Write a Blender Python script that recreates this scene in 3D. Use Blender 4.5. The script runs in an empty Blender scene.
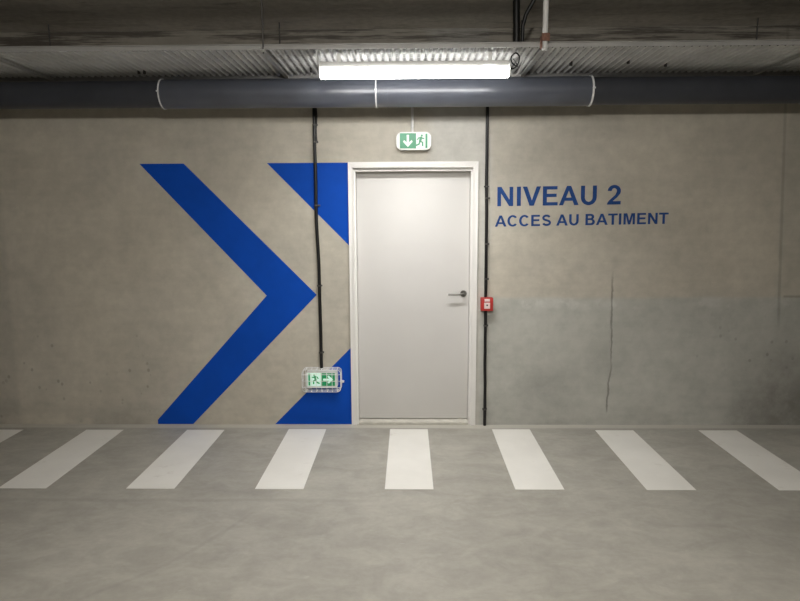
import bpy, bmesh, math, random
from mathutils import Vector, Matrix
random.seed(4)
C = bpy.context.scene.collection
R = math.radians
D = 4.9                      # distance from the camera foot to the painted wall
CEIL = 3.14
PIPE_Y = 4.62

# ------------------------------------------------------------------ materials
class NT:
    def __init__(s, name):
        s.m = bpy.data.materials.new(name); s.m.use_nodes = True
        s.t = s.m.node_tree; s.n = s.t.nodes; s.b = s.n['Principled BSDF']
        s._p = None
    def link(s, a, b): s.t.links.new(a, b)
    def pos(s):
        if s._p is None:
            tc = s.n.new('ShaderNodeTexCoord'); s._p = tc.outputs['Object']
        return s._p
    def sep(s):
        x = s.n.new('ShaderNodeSeparateXYZ'); s.link(s.pos(), x.inputs[0]); return x.outputs
    def mapped(s, sc):
        mp = s.n.new('ShaderNodeMapping'); s.link(s.pos(), mp.inputs[0]); mp.inputs['Scale'].default_value = sc
        return mp.outputs[0]
    def noise(s, scale, detail=4, rough=.55, sc=None, dist=0):
        x = s.n.new('ShaderNodeTexNoise'); x.inputs['Scale'].default_value = scale
        x.inputs['Detail'].default_value = detail; x.inputs['Roughness'].default_value = rough
        x.inputs['Distortion'].default_value = dist
        s.link(s.mapped(sc) if sc else s.pos(), x.inputs['Vector']); return x.outputs['Fac']
    def vor(s, scale, sc=None):
        x = s.n.new('ShaderNodeTexVoronoi'); x.inputs['Scale'].default_value = scale
        s.link(s.mapped(sc) if sc else s.pos(), x.inputs['Vector']); return x.outputs['Distance']
    def ma(s, op, a, b=0, c=None, clamp=False):
        x = s.n.new('ShaderNodeMath'); x.operation = op; x.use_clamp = clamp
        for i, v in enumerate((a, b, c)):
            if v is None: continue
            if isinstance(v, (int, float)): x.inputs[i].default_value = v
            else: s.link(v, x.inputs[i])
        return x.outputs[0]
    def ramp(s, v, lo, hi, a=0., b=1.):        # smooth map
        x = s.n.new('ShaderNodeMapRange'); x.interpolation_type = 'SMOOTHSTEP'
        s.link(v, x.inputs[0])
        for i, q in enumerate((lo, hi, a, b)): x.inputs[i+1].default_value = q
        return x.outputs[0]
    def mix(s, f, a, b, mode='MIX'):
        x = s.n.new('ShaderNodeMix'); x.data_type = 'RGBA'; x.blend_type = mode
        for sock, v in ((x.inputs[0], f), (x.inputs[6], a), (x.inputs[7], b)):
            if isinstance(v, (int, float)): sock.default_value = v
            elif isinstance(v, tuple): sock.default_value = (*v, 1)
            else: s.link(v, sock)
        return x.outputs[2]
    def scale(s, col, f):                       # colour times a scalar
        x = s.n.new('ShaderNodeVectorMath'); x.operation = 'SCALE'
        if isinstance(col, tuple): x.inputs[0].default_value = col
        else: s.link(col, x.inputs[0])
        s.link(f, x.inputs['Scale']); return x.outputs[0]
    def bump(s, h, strength=.3, dist=.01):
        x = s.n.new('ShaderNodeBump'); x.inputs['Strength'].default_value = strength
        x.inputs['Distance'].default_value = dist; s.link(h, x.inputs['Height'])
        s.link(x.outputs[0], s.b.inputs['Normal'])

def simple(name, col, rough=.5, metal=0., var=.06, scale=30, spec=.5, emit=0, ecol=None):
    t = NT(name); t.b.inputs['Roughness'].default_value = rough; t.b.inputs['Metallic'].default_value = metal
    t.b.inputs['Specular IOR Level'].default_value = spec
    f = t.ramp(t.noise(scale, 3), .3, .7, 1-var, 1+var)
    t.link(t.scale(col, f), t.b.inputs['Base Color'])
    if emit:
        t.b.inputs['Emission Color'].default_value = (*(ecol or col), 1); t.b.inputs['Emission Strength'].default_value = emit
    return t.m

def band(t, v, centre, half, soft):             # 1 inside |v-centre|<half
    d = t.ma('ABSOLUTE', t.ma('SUBTRACT', v, centre))
    return t.ramp(d, half, half+soft, 1, 0)

def wall_material():
    t = NT('cast_concrete_wall'); X, Y, Z = t.sep()
    wob = t.ma('MULTIPLY', t.ma('SUBTRACT', t.noise(2.2, 4), .5), .10)
    Xw = t.ma('ADD', X, wob); Zw = t.ma('ADD', Z, wob)
    beige, grey, pale = (.50, .465, .39), (.435, .438, .40), (.52, .51, .47)
    col = t.mix(t.ramp(t.noise(.9, 4), .35, .65), beige, (.475, .445, .38))
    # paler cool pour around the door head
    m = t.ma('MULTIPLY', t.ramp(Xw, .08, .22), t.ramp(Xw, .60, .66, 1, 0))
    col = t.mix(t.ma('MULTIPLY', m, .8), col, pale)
    # lower grey lift on the right
    m = t.ma('MULTIPLY', t.ramp(X, .56, .60), t.ramp(t.ma('ADD', Z, t.ma('MULTIPLY', wob, .35)), 1.045, 1.085, 1, 0))
    low = m
    col = t.mix(t.ma('MULTIPLY', m, .92), col, grey)
    # whitish bloom just under the joint
    j = t.ma('MULTIPLY', t.ma('MULTIPLY', band(t, Zw, 1.02, .01, .06), t.ramp(X, .6, .7)), t.ramp(t.noise(5, 6, .7), .44, .60))
    col = t.mix(t.ma('MULTIPLY', j, .5), col, (.60, .60, .565))
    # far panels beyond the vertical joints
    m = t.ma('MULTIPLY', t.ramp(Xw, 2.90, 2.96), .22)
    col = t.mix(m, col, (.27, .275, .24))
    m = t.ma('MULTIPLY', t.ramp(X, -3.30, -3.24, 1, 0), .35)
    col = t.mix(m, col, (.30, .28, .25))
    # damp foot at the far right
    m = t.ma('MULTIPLY', t.ramp(t.ma('ADD', Xw, t.ma('MULTIPLY', t.noise(2.5, 5), .6)), 2.85, 3.35), t.ramp(Zw, .12, .95, 1, 0))
    col = t.mix(t.ma('MULTIPLY', m, .7), col, (.17, .16, .145))
    m = t.ma('MULTIPLY', t.ramp(Zw, .0, .30, 1, 0), t.ma('MULTIPLY', t.ramp(t.noise(1.7, 5, sc=(1, 1, 2)), .42, .62), .38))
    col = t.mix(m, col, (.25, .24, .215))
    # damp patch near the foot right of the door
    m = t.ma('MULTIPLY', t.ma('MULTIPLY', band(t, Xw, 1.1, .02, .32), band(t, Zw, .34, .02, .16)), .30)
    col = t.mix(m, col, (.22, .22, .20))
    # rough streaks on the top strip under the slab, plus shade painted in
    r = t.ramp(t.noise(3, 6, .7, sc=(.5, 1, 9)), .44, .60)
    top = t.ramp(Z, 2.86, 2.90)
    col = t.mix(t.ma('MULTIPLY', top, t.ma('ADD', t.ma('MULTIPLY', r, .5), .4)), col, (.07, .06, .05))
    # mottling
    n1 = t.ramp(t.noise(1.6, 6, .6), .25, .75, .90, 1.09)
    n2 = t.ramp(t.noise(9, 7, .7), .25, .75, .91, 1.09)
    n3 = t.ramp(t.noise(2.2, 4, .6, sc=(1, 1, 9)), .3, .7, .975, 1.025)
    col = t.scale(col, t.ma('MULTIPLY', t.ma('MULTIPLY', n1, n2), n3))
    lm = t.ma('MULTIPLY', low, t.ramp(t.noise(6, 7, .7), .40, .68, .0, .30))
    col = t.mix(lm, col, (.50, .49, .45))
    # bug holes
    where = t.ma('MULTIPLY', t.ramp(t.noise(1.8, 3), .42, .60), t.ma('MAXIMUM', t.ma('MULTIPLY', t.ramp(X, -2.2, -2.0, 1, 0), t.ramp(Z, .6, 1.0, 1, 0)), t.ma('MULTIPLY', t.ramp(X, 1.6, 1.9), t.ramp(Z, .5, 1.1, 1, 0))))
    hole = t.ma('MULTIPLY', t.ramp(t.vor(13, (1, .2, .8)), .10, .20, 1, 0), where)
    col = t.mix(t.ma('MULTIPLY', hole, .38), col, (.10, .09, .08))
    # form joints
    w2 = t.ma('MULTIPLY', t.ma('SUBTRACT', t.noise(1.6, 5), .5), .09)
    w3 = t.ma('MULTIPLY', t.ma('SUBTRACT', t.noise(9, 3), .5), .03)
    Xs = t.ma('ADD', t.ma('ADD', X, w2), w3)
    s1 = t.ma('MULTIPLY', t.ma('MULTIPLY', band(t, Xs, 1.635, .002, .009), t.ramp(Z, 1.15, 1.35, 1, 0)), t.ramp(Z, .09, .13))
    s1 = t.ma('MULTIPLY', s1, t.ramp(t.noise(4, 4), .38, .58, .35, 1))
    s2 = t.ma('MULTIPLY', band(t, t.ma('ADD', X, t.ma('MULTIPLY', Z, .048)), 3.02, .004, .014), t.ma('MULTIPLY', t.ramp(Z, .75, .95), .45))
    s3 = t.ma('MULTIPLY', band(t, Z, 1.07, .003, .012), t.ma('MULTIPLY', t.ramp(X, 2.99, 3.01), .6))
    s4 = t.ma('MULTIPLY', t.ma('MULTIPLY', band(t, Zw, 1.335, .02, .05), band(t, Xw, 1.64, .0, .05)), .25)
    s = t.ma('MAXIMUM', t.ma('MAXIMUM', s1, s2), t.ma('MAXIMUM', s3, s4))
    col = t.mix(t.ma('MULTIPLY', s, .62), col, (.10, .09, .075))
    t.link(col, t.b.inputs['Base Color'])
    t.b.inputs['Roughness'].default_value = .62; t.b.inputs['Specular IOR Level'].default_value = .35
    h = t.ma('SUBTRACT', t.ma('ADD', t.ma('MULTIPLY', t.noise(7, 6, .6), .25), t.ma('MULTIPLY', t.noise(1.1, 2), .8)), t.ma('ADD', t.ma('MULTIPLY', hole, .3), t.ma('MULTIPLY', s, .4)))
    t.bump(h, .25, .02)
    return t.m

def floor_material():
    t = NT('power_floated_concrete'); X, Y, Z = t.sep()
    col = t.mix(t.ramp(t.noise(1.1, 5, .6, dist=.4), .3, .7), (.325, .312, .275), (.385, .37, .325))
    n2 = t.ramp(t.noise(4, 7, .70, sc=(1, 1.6, 1), dist=.5), .3, .72, .87, 1.10)
    n3 = t.ramp(t.noise(28, 4), .3, .7, .97, 1.03)
    col = t.scale(col, t.ma('MULTIPLY', n2, n3))
    sm = t.ma('MULTIPLY', t.ramp(t.noise(2.4, 6, .7, sc=(1, 2, 1), dist=1.2), .58, .74), .35)
    col = t.mix(sm, col, (.27, .262, .235))
    pale = t.ma('MULTIPLY', t.ramp(t.noise(3.1, 6, .75, sc=(1.4, 2.2, 1), dist=1.5), .62, .72), .30)
    col = t.mix(pale, col, (.55, .54, .49))
    # faint day joint in front of the stripes and paler dust along the wall foot
    w = t.ma('MULTIPLY', t.ma('SUBTRACT', t.noise(1.2, 4), .5), .12)
    cr = t.ma('MULTIPLY', t.ma('MULTIPLY', band(t, t.ma('ADD', Y, w), 3.52, .004, .03), t.ramp(X, -.7, .1, 1, 0)), .28)
    col = t.mix(cr, col, (.22, .215, .19))
    # curved hairline crack left of centre
    rr = t.ma('SQRT', t.ma('ADD', t.ma('POWER', t.ma('ADD', X, 2.6), 2), t.ma('POWER', t.ma('SUBTRACT', Y, 3.9), 2)))
    ck = t.ma('MULTIPLY', t.ma('MULTIPLY', band(t, t.ma('ADD', rr, w), 1.75, .003, .02), t.ramp(Y, 3.3, 3.45, 1, 0)), .25)
    ck = t.ma('MULTIPLY', ck, t.ramp(X, -2.4, -1.6))
    col = t.mix(ck, col, (.24, .23, .21))
    foot = t.ma('MULTIPLY', t.ramp(t.ma('ADD', Y, t.ma('MULTIPLY', w, .4)), 4.80, 4.83), .7)
    col = t.mix(foot, col, (.52, .50, .44))
    t.link(col, t.b.inputs['Base Color'])
    t.link(t.ramp(t.noise(2.4, 5, .6), .3, .7, .42, .58), t.b.inputs['Roughness'])
    t.b.inputs['Specular IOR Level'].default_value = .4
    t.bump(t.ma('ADD', t.ma('MULTIPLY', t.noise(5, 6, .6), .4), t.noise(.8, 2)), .12, .02)
    return t.m

def ceiling_material():
    t = NT('rough_slab_concrete'); X, Y, Z = t.sep()
    col = t.mix(t.ramp(t.noise(1.3, 5), .3, .7), (.52, .49, .44), (.62, .585, .53))
    st = t.ramp(t.noise(3.2, 7, .72, sc=(.45, 2.6, 1), dist=.6), .52, .66)
    left = t.ma('MAXIMUM', t.ramp(Y, 4.25, 4.42, 1, 0), .42)
    col = t.mix(t.ma('MULTIPLY', st, t.ma('MULTIPLY', left, .85)), col, (.17, .155, .13))
    t.link(t.scale(col, t.ramp(t.noise(20, 4), .3, .7, .9, 1.08)), t.b.inputs['Base Color'])
    t.b.inputs['Roughness'].default_value = .8
    t.bump(t.noise(6, 7, .7, sc=(.5, 2, 1)), .5, .03)
    return t.m

def stripe_material():
    t = NT('white_floor_paint'); X, Y, Z = t.sep()
    col = t.mix(t.ramp(t.noise(3, 4), .3, .7), (.72, .705, .66), (.77, .755, .71))
    wear = t.ma('MULTIPLY', t.ramp(t.noise(4.5, 7, .7, sc=(1, 1.5, 1)), .60, .70), .45)
    col = t.mix(wear, col, (.52, .49, .44))
    t.link(col, t.b.inputs['Base Color']); t.b.inputs['Roughness'].default_value = .5
    return t.m

def tray_material():
    t = NT('galvanised_sheet'); X, Y, Z = t.sep()
    f = t.ramp(t.noise(5, 5), .3, .7, .86, 1.08)
    col = t.scale((.66, .66, .65), f)
    # punched slots along the front edge of the tray bottom
    fx = t.ma('FRACT', t.ma('DIVIDE', X, .048))
    sl = t.ma('MULTIPLY', band(t, fx, .5, .22, .05), band(t, Y, 4.0, .009, .004))
    col = t.mix(t.ma('MULTIPLY', sl, .9), col, (.02, .02, .02))
    # rows of dark dashes in the recesses between the ribs
    fr = t.ma('FRACT', t.ma('DIVIDE', t.ma('SUBTRACT', X, -8.99), .048))
    sl = t.ma('MULTIPLY', band(t, fr, .645, .15, .06), band(t, t.ma('FRACT', t.ma('DIVIDE', Y, .11)), .5, .42, .04))
    col = t.mix(t.ma('MULTIPLY', sl, .55), col, (.05, .05, .05))
    t.link(col, t.b.inputs['Base Color']); t.b.inputs['Metallic'].default_value = .1
    t.b.inputs['Roughness'].default_value = .5
    return t.m

M = dict(
    wall=wall_material(), floor=floor_material(), ceiling=ceiling_material(), stripe=stripe_material(), tray=tray_material(),
    blue=simple('blue_wall_paint', (.002, .064, .42), .6, var=.05, scale=6),
    rail=simple('rail_sheet', (.36, .355, .34), .5, .1, var=.08, scale=6),
    navy=simple('navy_letter_paint', (.022, .066, .225), .7, var=.10, scale=14),
    door=simple('door_white_paint', (.63, .615, .595), .38, var=.012, scale=3),
    frame=simple('frame_white_paint', (.76, .745, .715), .4, var=.012, scale=5),
    sill=simple('pale_screed', (.54, .52, .46), .6, var=.08, scale=18),
    steel=simple('brushed_steel', (.20, .195, .18), .35, .8, var=.05, scale=60),
    zinc=simple('zinc_steel', (.55, .55, .53), .4, .7, var=.1, scale=40),
    rust=simple('rusty_clamp', (.20, .10, .07), .7, .2, var=.3, scale=60),
    dark=simple('dark_steel', (.09, .085, .08), .5, .4, var=.1, scale=40),
    black=simple('black_plastic_sheath', (.005, .005, .005), .42, var=.1, scale=20),
    pvc=simple('blue_grey_pvc', (.070, .078, .100), .36, var=.12, scale=4, spec=1.0),
    pvc_shade=simple('grey_pvc_shaded', (.042, .045, .055), .4, var=.10, scale=5),  # pipe ends away from the lamp, their shade put into the colour
    strap=simple('pale_strap', (.78, .78, .78), .45, .1, var=.06, scale=40),
    conduit=simple('pale_grey_conduit', (.68, .675, .66), .5, var=.04, scale=20),
    white=simple('white_plastic', (.76, .77, .75), .35, var=.02, scale=20),
    red=simple('red_plastic', (.46, .035, .03), .35, var=.04, scale=30),
    tag=simple('pale_pink_tag', (.75, .60, .58), .4, var=.03, scale=30),
    green=simple('sign_green', (.010, .20, .09), .35, var=.03, scale=30, emit=.10, ecol=(.01, .5, .2)),
    glow=simple('sign_white', (.62, .74, .66), .35, var=.02, scale=30, emit=.22, ecol=(.65, 1, .8)),
    greenlow=simple('low_sign_green', (.008, .23, .085), .35, var=.03, scale=30, emit=.14, ecol=(.01, .6, .2)),
    glowlow=simple('low_sign_white', (.6, .75, .66), .35, var=.02, scale=30, emit=.45, ecol=(.6, 1, .78)),
)
t = NT('lit_diffuser'); t.b.inputs['Base Color'].default_value = (.9, .9, .9, 1)
t.b.inputs['Emission Color'].default_value = (1, .985, .96, 1); # the diodes face down, the diffuser's flanks are dimmer than its underside
g_ = t.n.new('ShaderNodeNewGeometry'); q_ = t.n.new('ShaderNodeSeparateXYZ'); t.link(g_.outputs['True Normal'], q_.inputs[0])
t.link(t.ramp(t.ma('MULTIPLY', q_.outputs[2], -1), .3, .95, 29, 26), t.b.inputs['Emission Strength'])
M['diffuser'] = t.m
for k_ in ('blue', 'navy'): M[k_].node_tree.nodes['Principled BSDF'].inputs['Specular IOR Level'].default_value = .14

# ------------------------------------------------------------------ geometry helpers
def obj(name, bm, mat, parent=None, smooth=False):
    me = bpy.data.meshes.new(name); bmesh.ops.recalc_face_normals(bm, faces=bm.faces); bm.to_mesh(me); bm.free()
    if smooth:
        for p in me.polygons: p.use_smooth = True
        me.set_sharp_from_angle(angle=R(40))
    me.materials.append(mat)
    o = bpy.data.objects.new(name, me); C.objects.link(o)
    if parent:
        o.parent = parent
        o.matrix_parent_inverse = Matrix.Translation(parent.location).inverted()
    return o
def tag(o, label, cat, group=None):
    o['label'] = label; o['category'] = cat
    if group: o['group'] = group
    return o
def thing(name, loc, label, cat, group=None):
    o = bpy.data.objects.new(name, None); C.objects.link(o); o.location = loc; o.empty_display_size = .1
    return tag(o, label, cat, group)
def struct(name, bm, mat):
    o = obj(name, bm, mat); o['kind'] = 'structure'; return o
def box(bm, a, b, bev=0, seg=2):
    r = bmesh.ops.create_cube(bm, size=1)['verts']
    for v in r:
        v.co = Vector([(a[i]+b[i])/2 + v.co[i]*(b[i]-a[i]) for i in range(3)])
    if bev:
        es = list({e for v in r for e in v.link_edges})
        bmesh.ops.bevel(bm, geom=es, offset=bev, segments=seg, affect='EDGES', profile=.6)
    return bm
def nb(a, b, bev=0, seg=2): return box(bmesh.new(), a, b, bev, seg)
def tube(bm, pts, r, n=12, closed=False):
    P = [Vector(p) for p in pts]; rings = []
    up = None
    N = len(P)
    for i, p in enumerate(P):
        if closed: d = P[(i+1) % N]-P[i-1]
        else: d = P[min(i+1, N-1)]-P[max(i-1, 0)]
        d.normalize()
        if up is None: up = Vector((0, 0, 1)) if abs(d.z) < .9 else Vector((0, 1, 0))
        s = d.cross(up).normalized(); up = s.cross(d).normalized()
        rr = r[i] if isinstance(r, (list, tuple)) else r
        rings.append([bm.verts.new(p+(s*math.cos(2*math.pi*k/n)+up*math.sin(2*math.pi*k/n))*rr) for k in range(n)])
    for i in range(N if closed else N-1):
        A, B = rings[i], rings[(i+1) % N]
        for k in range(n): bm.faces.new((A[k], A[(k+1) % n], B[(k+1) % n], B[k]))
    if not closed: bm.faces.new(rings[0][::-1]); bm.faces.new(rings[-1])
    return bm
def flat(rings, th, to_world):
    """filled outline (first ring outer, others holes), th thick; to_world maps (u, v, h) to a point"""
    cu = bpy.data.curves.new('outline', 'CURVE'); cu.dimensions = '2D'; cu.fill_mode = 'BOTH'; cu.extrude = th/2
    for r in rings:
        s = cu.splines.new('POLY'); s.points.add(len(r)-1)
        for p, q in zip(s.points, r): p.co = (q[0], q[1], 0, 1)
        s.use_cyclic_u = True
    o = bpy.data.objects.new('outline', cu); me = bpy.data.meshes.new_from_object(o)
    bm = bmesh.new(); bm.from_mesh(me)
    for v in bm.verts: v.co = Vector(to_world(v.co.x, v.co.y, v.co.z + th/2))
    bpy.data.objects.remove(o); bpy.data.curves.remove(cu); bpy.data.meshes.remove(me)
    bmesh.ops.remove_doubles(bm, verts=bm.verts, dist=1e-6)
    return bm
def on_wall(y=D-.0002, ox=0, oz=0, s=1, rot=0):
    c, q = math.cos(rot), math.sin(rot)
    return lambda u, v, h: (ox+s*(u*c-v*q), y-h, oz+s*(u*q+v*c))
def arc(cx, cy, rx, ry, a, b, n=14):
    return [(cx+rx*math.cos(R(a+(b-a)*i/n)), cy+ry*math.sin(R(a+(b-a)*i/n))) for i in range(n+1)]
def rrect(x0, z0, x1, z1, r, n=6):
    return arc(x1-r, z1-r, r, r, 0, 90, n)+arc(x0+r, z1-r, r, r, 90, 180, n)+arc(x0+r, z0+r, r, r, 180, 270, n)+arc(x1-r, z0+r, r, r, 270, 360, n)

# ------------------------------------------------------------------ the setting
W = 9.0
struct('floor', nb((-W, -8, -.2), (W, D+.3, 0)), M['floor'])
struct('ceiling', nb((-W, -8, CEIL), (W, D+.3, CEIL+.2)), M['ceiling'])
DX0, DX1, DZ = -.455, .517, 2.10           # opening in the wall
def wall_with_opening():
    bm = bmesh.new(); xs = (-W, DX0, DX1, W); zs = (0, DZ, CEIL); ys = (D, D+.2)
    V = [[[bm.verts.new((x, y, z)) for z in zs] for y in ys] for x in xs]
    for i in range(3):
        for k in range(2):
            if i == 1 and k == 0: continue
            for j in (0, 1): bm.faces.new([V[i][j][k], V[i+1][j][k], V[i+1][j][k+1], V[i][j][k+1]])
    for i in (0, 1, 2, 3):
        bm.faces.new([V[i][0][0], V[i][1][0], V[i][1][1], V[i][0][1]])
    for i in (0, 3): bm.faces.new([V[i][0][1], V[i][1][1], V[i][1][2], V[i][0][2]])
    for i in (0, 1, 2):
        bm.faces.new([V[i][0][2], V[i+1][0][2], V[i+1][1][2], V[i][1][2]])
    for i in (0, 2): bm.faces.new([V[i][0][0], V[i+1][0][0], V[i+1][1][0], V[i][1][0]])
    bm.faces.new([V[1][0][1], V[2][0][1], V[2][1][1], V[1][1][1]])
    return bm
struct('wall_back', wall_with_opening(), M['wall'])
struct('wall_left', nb((-W-.2, -8, 0), (-W, D+.2, CEIL)), M['wall'])
struct('wall_right', nb((W, -8, 0), (W+.2, D+.2, CEIL)), M['wall'])
struct('wall_front', nb((-W-.2, -8.2, 0), (W+.2, -8, CEIL)), M['wall'])

# door: frame, leaf (> handle, rose)
door = bpy.data.objects.new('door_1', None); C.objects.link(door); door.location = (.036, D, 0); door['kind'] = 'structure'
def u_frame(x0, x1, z1, w, wt, y0, y1, bev=.003):
    """three-sided frame, outer edges x0/x1/z1, member width w, head height wt"""
    rings = [[(x0, 0), (x0, z1), (x1, z1), (x1, 0), (x1-w, 0), (x1-w, z1-wt), (x0+w, z1-wt), (x0+w, 0)]]
    b = flat(rings, y1-y0, lambda u, v, h: (u, y1-h, v))
    es = [e for e in b.edges if all(abs(v.co.y-y0) < 1e-5 for v in e.verts)]
    bmesh.ops.bevel(b, geom=es, offset=bev, segments=2, affect='EDGES')
    return b
fr = obj('door_frame', u_frame(-.482, .543, 2.145, .040, .047, D-.022, D-.0005), M['frame'], door, True)
obj('frame_rebate', u_frame(-.4549, .5169, 2.0995, .030, .026, D+.004, D+.0995), M['frame'], door, True)
leaf = obj('door_leaf', nb((-.424, D+.08, .028), (.486, D+.12, 2.073), .003), M['door'], door, True)
obj('door_back_panel', nb((-.4549, D+.13, 0.0), (.5169, D+.16, 2.0995)), M['door'], door)
obj('threshold', nb((-.4249, D-.004, 0.0), (.4868, D+.1295, .022), .004), M['sill'], door, True)
# lever handle
hx, hz, hy = .443, 1.091, D+.08
h = bmesh.new(); tube(h, [(hx, hy-.0002, hz), (hx, hy-.009, hz)], .027, 28)
rose = obj('handle_rose', h, M['steel'], leaf, True)
h = bmesh.new()
pts = [(hx, hy-.009, hz), (hx, hy-.035, hz)] + [(hx-.018+.018*math.cos(R(a)), hy-.035-.018*math.sin(R(a)), hz) for a in (20, 45, 70, 90)] + [(hx-.06, hy-.053, hz-.001), (hx-.128, hy-.053, hz-.002)]
tube(h, pts, .0075, 14); obj('lever', h, M['steel'], leaf, True)

# ------------------------------------------------------------------ paint on the wall
TH = .0015
tag(obj('painted_chevron', flat([[(-2.135, 2.142), (-1.783, 2.142), (-.752, 1.093), (-1.815, .004), (-2.112, .004), (-2.112, .040), (-1.160, 1.088)]], TH, on_wall()), M['blue']),
    'large blue chevron painted on the concrete wall, pointing right towards the door', 'wall painting')
tag(obj('painted_triangle', flat([[(-1.122, 2.142), (-.4835, 2.142), (-.4835, 1.492)]], TH, on_wall()), M['blue']),
    'blue triangle painted on the wall at the upper left corner of the door frame', 'wall painting')
tag(obj('painted_triangle', flat([[(-1.125, .004), (-.4835, .004), (-.4835, .653)]], TH, on_wall()), M['blue']),
    'blue triangle painted at the wall foot left of the door, behind the caged exit sign', 'wall painting')

S_ = .205
def stroke(path, w):
    L, Rr = [], []
    for i, p in enumerate(path):
        a = path[max(i-1, 0)]; b = path[min(i+1, len(path)-1)]
        dx, dy = b[0]-a[0], b[1]-a[1]; l = math.hypot(dx, dy); nx, ny = -dy/l*w/2, dx/l*w/2
        L.append((p[0]+nx, p[1]+ny)); Rr.append((p[0]-nx, p[1]-ny))
    return L + Rr[::-1]
G = {
 'I': (.388, .09, [[(0, 0), (0, 1), (S_, 1), (S_, 0)]]),
 'N': (1.008, .10, [[(0, 0), (0, 1), (.205, 1), (.62, .33), (.62, 1), (.81, 1), (.81, 0), (.605, 0), (.19, .66), (.19, 0)]]),
 'V': (.93, .0, [[(0, 1), (.225, 1), (.47, .28), (.71, 1), (.93, 1), (.57, 0), (.355, 0)]]),
 'E': (.93, .10, [[(0, 0), (0, 1), (.74, 1), (.74, .83), (.205, .83), (.205, .61), (.70, .61), (.70, .44), (.205, .44), (.205, .17), (.76, .17), (.76, 0)]]),
 'A': (1.008, .0, [[(0, 0), (.39, 1), (.605, 1), (1., 0), (.78, 0), (.69, .23), (.295, .23), (.21, 0)], [(.36, .395), (.495, .765), (.63, .395)]]),
 'U': (1.008, .10, [[(0, 1)]+arc(.405, .40, .405, .415, 180, 360)+[(.81, 1), (.605, 1)]+arc(.405, .40, .20, .235, 0, -180)+[(.205, 1)]]),
 'T': (.853, .02, [[(0, 1), (.81, 1), (.81, .83), (.507, .83), (.507, 0), (.302, 0), (.302, .83), (0, .83)]]),
 'M': (1.163, .10, [[(0, 0), (0, 1), (.305, 1), (.485, .32), (.665, 1), (.97, 1), (.97, 0), (.785, 0), (.785, .79), (.58, 0), (.39, 0), (.19, .79), (.19, 0)]]),
 'C': (1.008, .065, [arc(.46, .5, .46, .515, 38, 322, 26)+arc(.46, .5, .25, .345, 318, 42, 26)]),
 'S': (.93, .06, [stroke(arc(.42, .72, .275, .195, 18, 240, 14)+arc(.43, .28, .29, .195, 65, -165, 14), .185)]),
 'B': (1.008, .10, [[(0, 0), (0, 1)]+arc(.47, .75, .27, .25, 90, -50, 10)+arc(.50, .28, .31, .28, 55, -90, 12),
        [(.205, .83)]+arc(.43, .725, .10, .105, 90, -90, 8)+[(.205, .62)], [(.205, .45)]+arc(.46, .31, .13, .14, 90, -90, 8)+[(.205, .17)]]),
 '2': (.777, .04, [arc(.36, .70, .335, .315, 178, -28, 16)+[(.50, .36), (.34, .22), (.30, .175), (.70, .175), (.70, 0), (0, 0), (.03, .10), (.10, .20), (.28, .37), (.42, .50)]+arc(.36, .70, .135, .15, -25, 178, 12)]),
}
def write(name, text, x, z, cap, width, rot, label):
    tot = sum(.388 if c == ' ' else G[c][0] for c in text)-.1
    kx = width/(tot*cap)
    root = thing(name, (x, D, z), label, 'lettering', 'blue lettering on the wall right of the door')
    u = 0
    for c in text:
        if c == ' ': u += .388; continue
        adv, lsb, rings = G[c]
        f = on_wall(D-.0002, x, z, cap, rot)
        bm = flat(rings, TH, lambda a, b, h_, f=f, o=u+lsb-.08: f((a+o)*kx, b, h_))
        obj('letter', bm, M['navy'], root); u += adv
write('painted_lettering', 'NIVEAU 2', .694, 1.797, .150, .976, R(.6), 'large blue painted words NIVEAU 2 on the concrete wall, upper line of writing')
write('painted_lettering', 'ACCES AU BATIMENT', .688, 1.636, .088, 1.362, R(.75), 'smaller blue painted words ACCES AU BATIMENT under the level number')

# ------------------------------------------------------------------ floor stripes
place = ['cut off at the left edge of the photo', 'second from the left, reaching the left edge of the photo',
         'third from the left, in front of the chevron foot', 'fourth from the left, in front of the lower blue triangle',
         'straight in front of the white door', 'just right of the door, below the black conduit foot',
         'second from the right, in front of the grey wall', 'cut off at the right edge of the photo']
for i, pl in enumerate(place):
    cx = -.006 + .829*(i-4)
    bm = flat([[(cx-.154, 3.680), (cx+.156, 3.680), (cx+.152, 4.765+.02*(i in (3, 4, 5))), (cx-.154, 4.765+.02*(i in (3, 4, 5)))]], .002, lambda u, v, h: (u, v, h))
    tag(obj('painted_floor_stripe', bm, M['stripe']), 'white floor stripe ' + pl, 'floor marking', 'white walkway stripes on the floor')

# ------------------------------------------------------------------ drain pipe
PZ = 2.617
pipe = thing('drain_pipe', (-.24, PIPE_Y, PZ), 'long blue-grey plastic drain pipe running along the wall under the cable tray', 'pipe')
def xtube(x0, x1, r, n=40):
    return tube(bmesh.new(), [(x0, PIPE_Y, PZ), (x1, PIPE_Y, PZ)], r, n)
obj('pipe_section', xtube(-1.81, 1.32, .103), M['pvc'], pipe, True)
obj('pipe_section', xtube(-W+.01, -1.811, .097), M['pvc_shade'], pipe, True)
obj('pipe_section', xtube(1.321, W-.01, .097), M['pvc_shade'], pipe, True)
def ring(x, r, w, gap=.0015):
    bm = bmesh.new(); n = 40; vs = []
    prof = [(-w/2, r+.0005), (-w/2, r+.005), (w/2, r+.005), (w/2, r+.0005)]
    for k in range(n):
        a = 2*math.pi*k/n
        vs.append([bm.verts.new((x+p[0], PIPE_Y+p[1]*math.cos(a), PZ+p[1]*math.sin(a))) for p in prof])
    for k in range(n):
        for q in range(4): bm.faces.new((vs[k][q], vs[k][(q+1) % 4], vs[(k+1) % n][(q+1) % 4], vs[(k+1) % n][q]))
    return bm
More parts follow.
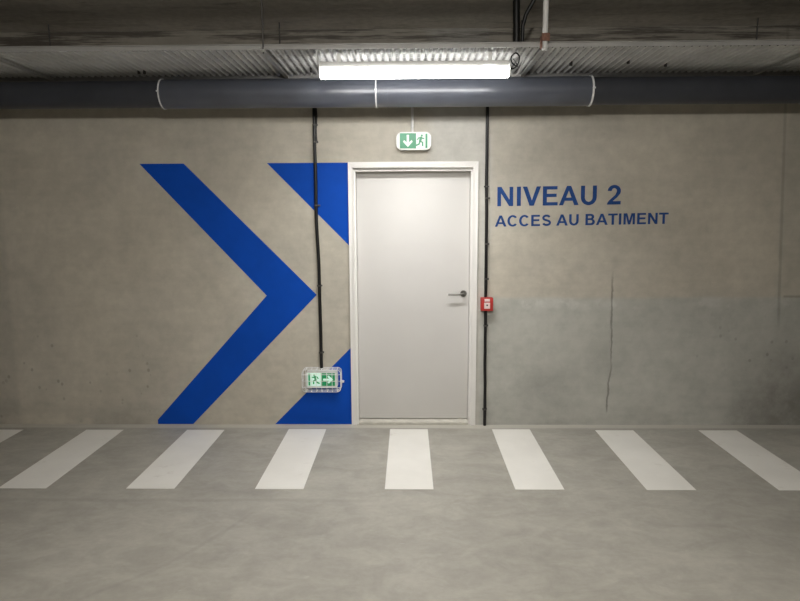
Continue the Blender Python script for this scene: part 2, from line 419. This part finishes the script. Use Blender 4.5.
def strap(x, r, w, lug=True):
    b = ring(x, r, w)
    box(b, (x-w/2, PIPE_Y+r+.004, PZ-.012), (x+w/2, D-.0005, PZ+.012))
    if lug: box(b, (x-w/2-.002, PIPE_Y-r-.022, PZ-.004), (x+w/2+.002, PIPE_Y-r-.004, PZ+.006))
    return b
for x, r, w, l in ((-1.803, .103, .009, 'pale strap with a loose tail'), (1.312, .103, .013, 'pale strap at the right pipe joint'), (-.238, .103, .009, 'white strap behind the lamp'), (-4.2, .097, .016, None), (3.9, .097, .016, None)):
    s_ = obj('strap', strap(x, r, w, x != -.246), M['strap'], pipe, True)
    if l: s_['label'] = l
obj('sleeve', ring(-.155, .103, .006), M['pvc'], pipe, True)
obj('sleeve', ring(-.075, .103, .006), M['pvc'], pipe, True)

# ------------------------------------------------------------------ cable tray
TZ, TY0, TY1 = 2.76, 3.975, 4.71
TX0, TX1 = -W+.01, W-.01
tray = thing('cable_tray', (0, 4.32, TZ), 'long galvanised cable tray with a ribbed bottom hung under the concrete ceiling', 'cable tray')
def rib_sheet():
    bm = bmesh.new(); P = .048; n = int((TX1-TX0)/P); rows = []
    x = TX0; prof = []
    for i in range(n):
        for dx, dz in ((0, 0), (.014, 0), (.024, .019), (.038, .019)): prof.append((x+dx, TZ+dz))
        x += P
    for th in (0, .0015):
        for y in (TY0+.004, TY1-.004): rows.append([bm.verts.new((a, y, z+th)) for a, z in prof])
    for i in range(len(prof)-1):
        bm.faces.new((rows[0][i], rows[0][i+1], rows[1][i+1], rows[1][i]))
        bm.faces.new((rows[2][i], rows[2][i+1], rows[3][i+1], rows[3][i]))
        bm.faces.new((rows[0][i], rows[0][i+1], rows[2][i+1], rows[2][i]))
        bm.faces.new((rows[1][i], rows[1][i+1], rows[3][i+1], rows[3][i]))
    for k in (0, len(prof)-1): bm.faces.new((rows[0][k], rows[1][k], rows[3][k], rows[2][k]))
    return bm
obj('ribbed_bottom', rib_sheet(), M['tray'], tray)
def rail(y0, y1, flange, zb, zt):
    bm = nb((TX0, y0, TZ+zb), (TX1, y1, TZ+zt)); box(bm, (TX0, min(y0, flange), TZ+zt), (TX1, max(y1, flange), TZ+zt+.004)); return bm
obj('front_rail', rail(TY0, TY0+.003, TY0-.012, -.003, .022), M['rail'], tray)
obj('rear_rail', rail(TY1-.003, TY1, TY1-.012, -.024, .022), M['rail'], tray)
for x, y in ((-1.95, 4.56), (-1.91, 4.56), (-.70, 4.55), (1.12, 4.42), (1.50, 4.38), (1.79, 4.47), (2.55, 4.45)):
    h = bmesh.new(); tube(h, [(x, y, TZ+.0185), (x, y, TZ-.012)], .011, 8); obj('bolt', h, M['dark'], tray, True)
for i, (xr, xf) in enumerate(((-2.67, -2.67), (-.955, -.905), (.825, .835), (2.54, 2.54))):
    lab = ['pale tray hanger arm at the left edge of the photo', 'tray hanger with a thin dark rod, left of the lit lamp',
           'tray hanger with a thick pale rod and rusty clamp, right of the lamp', 'pale tray hanger arm at the right edge of the photo'][i]
    g = thing('tray_hanger', (xf, TY0, TZ-.02), lab, 'bracket', 'hangers holding the cable tray')
    b = bmesh.new(); z1 = TZ-.0045; z0 = z1-.016
    ax = Vector((xr-xf, TY1-TY0, 0))
    box(b, (xf-.014, TY0-.055, z0), (xf+.014, TY1-.0065, z0+.003)); box(b, (xf-.014, TY0-.055, z0+.003), (xf-.011, TY1-.0065, z1)); box(b, (xf+.011, TY0-.055, z0+.003), (xf+.014, TY1-.0065, z1))
    obj('support_arm', b, M['zinc'], g)
    thick = i == 2
    rf = .017 if thick else .005; ry = TY0-.034 if thick else TY0-.022
    h = bmesh.new(); tube(h, [(xf, ry, z0-.012), (xf, ry, CEIL-.001)], rf, 12)
    o = obj('threaded_rod', h, M['conduit'] if thick else M['dark'], g, True)
    if thick: o['label'] = 'thick pale rod'
    h = bmesh.new(); tube(h, [(xr, TY1+.0055, TZ-.01), (xr, TY1+.0055, CEIL-.001)], .005, 10); obj('threaded_rod', h, M['dark'], g, True)
    if thick:
        h = bmesh.new(); box(h, (xf-.024, TY0-.058, TZ+.02), (xf+.024, TY0-.052, TZ+.065)); box(h, (xf-.024, TY0-.052, TZ+.048), (xf+.024, TY0-.001, TZ+.056)); box(h, (xf-.024, TY0-.052, TZ-.02), (xf-.018, TY0-.001, TZ+.047))
        obj('clamp', h, M['rust'], g)['label'] = 'rusty brown clamp'
    else:
        h = bmesh.new(); tube(h, [(xf, TY0-.022, z0-.004), (xf, TY0-.022, z0-.0005)], .012, 6); tube(h, [(xf, TY0-.022, z0+.0035), (xf, TY0-.022, z0+.011)], .010, 6)
        obj('nut', h, M['zinc'], g)

# black cable bundle dropping from the slab into the tray
cb = thing('cable_bundle', (.72, 4.30, TZ+.012), 'thick black cable bundle dropping from the ceiling into the tray above the lamp end', 'cable')
h = bmesh.new()
tube(h, [(.722, 4.30, TZ+.0195), (.720, 4.30, 2.95), (.715, 4.30, CEIL-.001)], .024, 14); obj('cable', h, M['black'], cb, True)
h = bmesh.new(); tube(h, [(.757, 4.285, 2.84), (.757, 4.28, 2.97), (.775, 4.27, 3.04), (.83, 4.24, CEIL-.001)], .013, 12); obj('cable', h, M['black'], cb, True)

# ------------------------------------------------------------------ lamp
LX0, LX1, LY, LZ = -.568, .636, 4.06, 2.645
lamp = thing('batten_lamp', ((LX0+LX1)/2, LY, LZ), 'lit white batten lamp hung under the cable tray above the door', 'lamp')
obj('lamp_housing', nb((LX0+.006, LY-.043, LZ+.008), (LX1-.006, LY+.043, LZ+.047), .006), M['white'], lamp, True)
bm = bmesh.new(); n = 16; rings = []
sq = lambda v: math.copysign(abs(v)**.45, v)
for x, k in ((LX0+.004, .86), (LX0+.016, 1), (LX1-.016, 1), (LX1-.004, .86)):
    rings.append([bm.verts.new((x, LY+.046*k*sq(math.cos(R(180+180*i/n))), LZ+.0075+.054*k*sq(math.sin(R(180+180*i/n))))) for i in range(n+1)])
for a, b in zip(rings, rings[1:]):
    for i in range(n): bm.faces.new((a[i], a[i+1], b[i+1], b[i]))
    bm.faces.new((a[0], a[n], b[n], b[0]))
bm.faces.new(rings[0]); bm.faces.new(rings[-1])
obj('diffuser', bm, M['diffuser'], lamp, True)
for s, x in ((-1, LX0), (1, LX1)):
    obj('end_cap', nb((x-.004 if s < 0 else x-.0035, LY-.046, LZ-.049), (x+.0035 if s < 0 else x+.004, LY+.046, LZ+.044), .003), M['white'], lamp, True)
for x in (LX0+.12, LX1-.12):
    b = nb((x-.012, LY-.03, LZ+.0475), (x+.012, LY+.03, LZ+.050)); box(b, (x-.012, LY-.002, LZ+.050), (x+.012, LY, TZ-.001)); obj('mounting_bracket', b, M['zinc'], lamp)
obj('end_bracket', nb((LX0-.015, LY-.06, LZ+.03), (LX0-.011, LY+.085, TZ-.001)), M['strap'], lamp)
h = bmesh.new()
loop = [(LX1+.004, LY, LZ+.01), (LX1+.03, LY, LZ+.005), (LX1+.055, LY-.02, LZ+.03), (LX1+.06, LY-.03, LZ+.07), (LX1+.035, LY-.04, LZ+.09), (LX1+.01, LY-.03, LZ+.07), (LX1+.02, LY, LZ+.04), (LX1+.06, LY+.05, LZ+.03), (LX1+.07, LY+.12, LZ+.06), (LX1+.06, LY+.2, TZ-.004)]
def smooth_path(p, k=6):
    out = []
    P = [Vector(q) for q in p]
    for i in range(len(P)-1):
        a, b, c, d = P[max(i-1, 0)], P[i], P[i+1], P[min(i+2, len(P)-1)]
        for j in range(k):
            t = j/k; out.append(.5*((2*b)+(c-a)*t+(2*a-5*b+4*c-d)*t*t+(3*b-a-3*c+d)*t**3))
    return out+[P[-1]]
tube(h, smooth_path(loop), .0045, 8); obj('power_cord', h, M['black'], lamp, True)
h = bmesh.new(); tube(h, smooth_path([(LX1+.004, LY+.02, LZ-.01), (LX1+.03, LY+.03, LZ-.03), (LX1+.07, LY+.06, LZ-.01), (LX1+.10, LY+.10, LZ+.05), (LX1+.13, LY+.15, TZ-.008)]), .006, 8); obj('pale_cord', h, M['strap'], lamp, True)

# ------------------------------------------------------------------ wall conduits
def wavy(x0, z0, x1, z1, amp, n=26, y=D-.017):
    out = []
    for i in range(n+1):
        t = i/n; e = min(1, 4*t, 4*(1-t))
        out.append((x0+(x1-x0)*t+amp*e*(math.sin(t*9+1)+.5*math.sin(t*23)), y, z0+(z1-z0)*t))
    return out
def clip(x, z, r, side=1):
    b = nb((x-r-.004, D-.034, z-.006), (x+r+.004, D-.0005, z+.006), .002)
    box(b, (x+side*(r+.002) if side > 0 else x-r-.016, D-.016, z-.007), (x+r+.016 if side > 0 else x-r-.002, D-.0005, z+.007), .002)
    return b
cl = thing('conduit', (-.725, D, .47), 'black conduit running down the wall to the caged exit sign left of the door', 'conduit')
o = obj('sheath', tube(bmesh.new(), smooth_path(wavy(-.742, 2.80, -.724, .478, .004), 3), .0135, 12), M['black'], cl, True)
h = bmesh.new(); tube(h, [(-.722+.004*math.sin(k*1.3), D-.012, 2.80-.05*k) for k in range(11)], .005, 8); obj('thin_wire', h, M['black'], cl, True)
for z in (2.43, 2.30, 1.81, 1.17, .62): obj('clip', clip(-.738+(2.5-z)*.006, z, .010), M['dark'], cl)
cr = thing('conduit', (.615, D, 0), 'black conduit running down the wall to the floor just right of the door', 'conduit')
for z0, z1, x0, x1 in ((2.80, 1.0735, .604, .614), (.9655, .0005, .614, .621)):
    obj('sheath', tube(bmesh.new(), smooth_path(wavy(x0, z0, x1, z1, .0015), 3), .0125, 12), M['black'], cr, True)
for z in (1.95, 1.86, 1.50, 1.22, .84, .14): obj('clip', clip(.613, z, .009, 1 if z != 1.95 else -1), M['dark'], cr)
cg = tube(bmesh.new(), [(.028, D-.0115, 2.80), (.024, D-.0115, 2.3695)], .011, 14)
tag(obj('conduit', cg, M['conduit'], None, True), 'short pale grey conduit coming down to the exit sign above the door', 'conduit')

# ------------------------------------------------------------------ call point
cp = thing('call_point', (.624, D, 1.02), 'small red alarm call point box on the black conduit beside the door', 'alarm button')
obj('housing', nb((.572, D-.055, .966), (.670, D-.0005, 1.073), .006), M['red'], cp, True)
obj('push_plate', nb((.598, D-.058, .984), (.645, D-.0552, 1.034), .001), M['tag'], cp, True)
obj('label_strip', nb((.600, D-.058, 1.042), (.643, D-.0552, 1.064), .0008), M['tag'], cp, True)
obj('push_disc', tube(bmesh.new(), [(.6215, D-.0582, 1.013), (.6215, D-.060, 1.013)], .007, 14), M['dark'], cp, True)

# ------------------------------------------------------------------ exit signs
def man(bm, y, ox, oz, s, flip=1):
    """running figure, strokes in the sign plane, unit height s"""
    k = [0]
    def st(path, w):
        k[0] += 1
        b = flat([stroke([(flip*a*s, c*s) for a, c in path], 1.25*w*s)], .0006+.00012*k[0], on_wall(y, ox, oz))
        me = bpy.data.meshes.new('t'); b.to_mesh(me); b.free(); bm.from_mesh(me); bpy.data.meshes.remove(me)
    k[0] += 1
    b = flat([arc(flip*.10*s, .90*s, .085*s, .085*s, 0, 345, 14)], .0006, on_wall(y, ox, oz))
    me = bpy.data.meshes.new('t'); b.to_mesh(me); b.free(); bm.from_mesh(me); bpy.data.meshes.remove(me)
    st([(.06, .80), (.02, .68), (-.04, .45)], .16)
    st([(.05, .78), (.20, .66), (.30, .72)], .075)
    st([(.03, .76), (-.16, .72), (-.24, .56)], .075)
    st([(-.02, .46), (.17, .38), (.16, .14), (.22, .13)], .095)
    st([(-.05, .46), (-.12, .24), (-.36, .16)], .095)
    return bm
def arrow(y, ox, oz, s, ang):
    r = [(-.10, -.5), (-.10, .12), (-.30, -.08), (-.42, .06), (0, .5), (.42, .06), (.30, -.08), (.10, .12), (.10, -.5)]
    c, q = math.cos(ang), math.sin(ang)
    return flat([[((a*c-b*q)*s, (a*q+b*c)*s) for a, b in r]], .0008, on_wall(y, ox, oz))
# upper sign
x0, x1, z0, z1 = -.100, .171, 2.232, 2.368
s1 = thing('exit_sign', (.035, D, z0), 'green and white exit sign with a down arrow on the wall above the door', 'exit sign', 'emergency exit signs')
b = flat([rrect(x0, z0, x1, z1, .045)], .045, on_wall()); bmesh.ops.bevel(b, geom=[e for e in b.edges if all(abs(v.co.y-(D-.045)) < 1e-4 for v in e.verts)], offset=.006, segments=2, affect='EDGES')
obj('sign_body', b, M['white'], s1, True)
yf = D-.0455
pn = obj('arrow_panel', nb((-.072, yf-.0015, z0+.012), (.054, yf+.0003, z1-.010)), M['green'], s1)
obj('down_arrow', arrow(yf-.0016, -.010, 2.300, .092, math.pi), M['glow'], pn)
pp = obj('figure_panel', nb((.0545, yf-.0015, z0+.010), (.148, yf+.0003, z1-.010)), M['glow'], s1)
obj('running_figure', man(bmesh.new(), yf-.0016, .088, z0+.018, .10), M['green'], pp)
obj('door_symbol', nb((.126, yf-.0025, z0+.014), (.142, yf-.0016, z1-.014)), M['green'], pp)
# lower sign
x0, x1, z0, z1 = -.848, -.590, .328, .472
s2 = thing('exit_sign', (-.72, D, z0), 'small lit green exit sign with a right arrow inside a wire cage near the floor', 'exit sign', 'emergency exit signs')
b = flat([rrect(x0, z0, x1, z1, .022)], .045, on_wall()); bmesh.ops.bevel(b, geom=[e for e in b.edges if all(abs(v.co.y-(D-.045)) < 1e-4 for v in e.verts)], offset=.006, segments=2, affect='EDGES')
obj('sign_body', b, M['white'], s2, True)
pp = obj('figure_panel', nb((-.834, yf-.0015, .346), (-.7275, yf+.0003, .452)), M['glowlow'], s2)
obj('running_figure', man(bmesh.new(), yf-.0016, -.772, .352, .095, -1), M['greenlow'], pp)
obj('door_symbol', nb((-.830, yf-.0025, .349), (-.816, yf-.0016, .449)), M['greenlow'], pp)
pn = obj('arrow_panel', nb((-.727, yf-.0015, .346), (-.612, yf+.0003, .452)), M['greenlow'], s2)
obj('right_arrow', arrow(yf-.0016, -.668, .399, .082, -math.pi/2), M['glowlow'], pn)
# wire cage
cg = thing('wire_cage', (-.715, D, .31), 'galvanised wire guard cage around the low exit sign left of the door', 'cage')
def wire(pts, closed=False, r=.0026): return tube(bmesh.new(), pts, r, 8, closed)
cx0, cx1, cz0, cz1, cy = -.876, -.562, .306, .490, D-.085
def add_loop(bm, y, r, wr=.0021):
    tube(bm, [(u, y, v) for u, v in rrect(cx0, cz0, cx1, cz1, r, 5)][:-0 or None], wr, 8, True)
b = bmesh.new(); add_loop(b, D-.004, .03, .003); obj('rear_ring', b, M['strap'], cg, True)
b = bmesh.new(); add_loop(b, cy, .03, .003); obj('front_ring', b, M['strap'], cg, True)
b = bmesh.new(); add_loop(b, D-.045, .03); obj('middle_ring', b, M['strap'], cg, True)
for x in (-.845, -.802, -.759, -.716, -.673, -.630, -.590):
    obj('cage_wire', wire([(x, D-.004, cz1-.0005), (x, cy-.004, cz1-.0005), (x, cy-.004, cz0+.0005), (x, D-.004, cz0+.0005)]), M['strap'], cg, True)
for z in (.345, .398, .452):
    obj('cage_wire', wire([(cx0+.0005, D-.004, z), (cx0+.0005, cy-.0085, z), (cx1-.0005, cy-.0085, z), (cx1-.0005, D-.004, z)]), M['strap'], cg, True)
obj('fixing_lug', nb((cx1+.002, D-.03, .368), (cx1+.022, D-.0005, .382), .002), M['strap'], cg, True)

# ------------------------------------------------------------------ light
w = bpy.data.worlds.new('garage_air'); bpy.context.scene.world = w; w.use_nodes = True
w.node_tree.nodes['Background'].inputs[0].default_value = (.5, .5, .5, 1); w.node_tree.nodes['Background'].inputs[1].default_value = .02
# the other lamps of the garage, on the ceiling above and behind the viewpoint
def garage_lamp(kind, x, y, z, p):
    l = bpy.data.lights.new('garage_lamp', kind); l.energy = p; l.color = (1, .965, .91)
    if kind == 'POINT': l.shadow_soft_size = .12
    else: l.shape = 'RECTANGLE'; l.size = 1.2; l.size_y = .1
    o = bpy.data.objects.new('garage_lamp', l); C.objects.link(o); o.location = (x, y, z)
garage_lamp('AREA', 0, 1.2, 2.9, 25)
garage_lamp('POINT', 0, 0, 2.95, 175)
# the lit batten's own diode strip, aimed at the floor
l = bpy.data.lights.new('batten_diodes', 'AREA'); l.shape = 'RECTANGLE'; l.size = 1.17; l.size_y = .06; l.energy = 17; l.spread = R(128); l.color = (1, .985, .96)
o = bpy.data.objects.new('batten_diodes', l); C.objects.link(o); o.location = ((LX0+LX1)/2, LY, LZ-.0472)

# ------------------------------------------------------------------ camera
cd = bpy.data.cameras.new('camera'); cam = bpy.data.objects.new('camera', cd); C.objects.link(cam)
cd.sensor_width = 36; cd.lens = 610/800*36; cd.clip_start = .05
cam.matrix_world = Matrix.Translation((0, 0, 1.72)) @ (Matrix.Rotation(R(.9), 4, 'Z') @ Matrix.Rotation(R(90-7.84), 4, 'X') @ Matrix.Rotation(R(-.25), 4, 'Z'))
sc = bpy.context.scene; sc.camera = cam
sc.view_settings.view_transform = 'Standard'; sc.view_settings.look = 'None'
sc.view_settings.gamma = 1; sc.view_settings.use_curve_mapping = False; sc.view_settings.exposure = .08
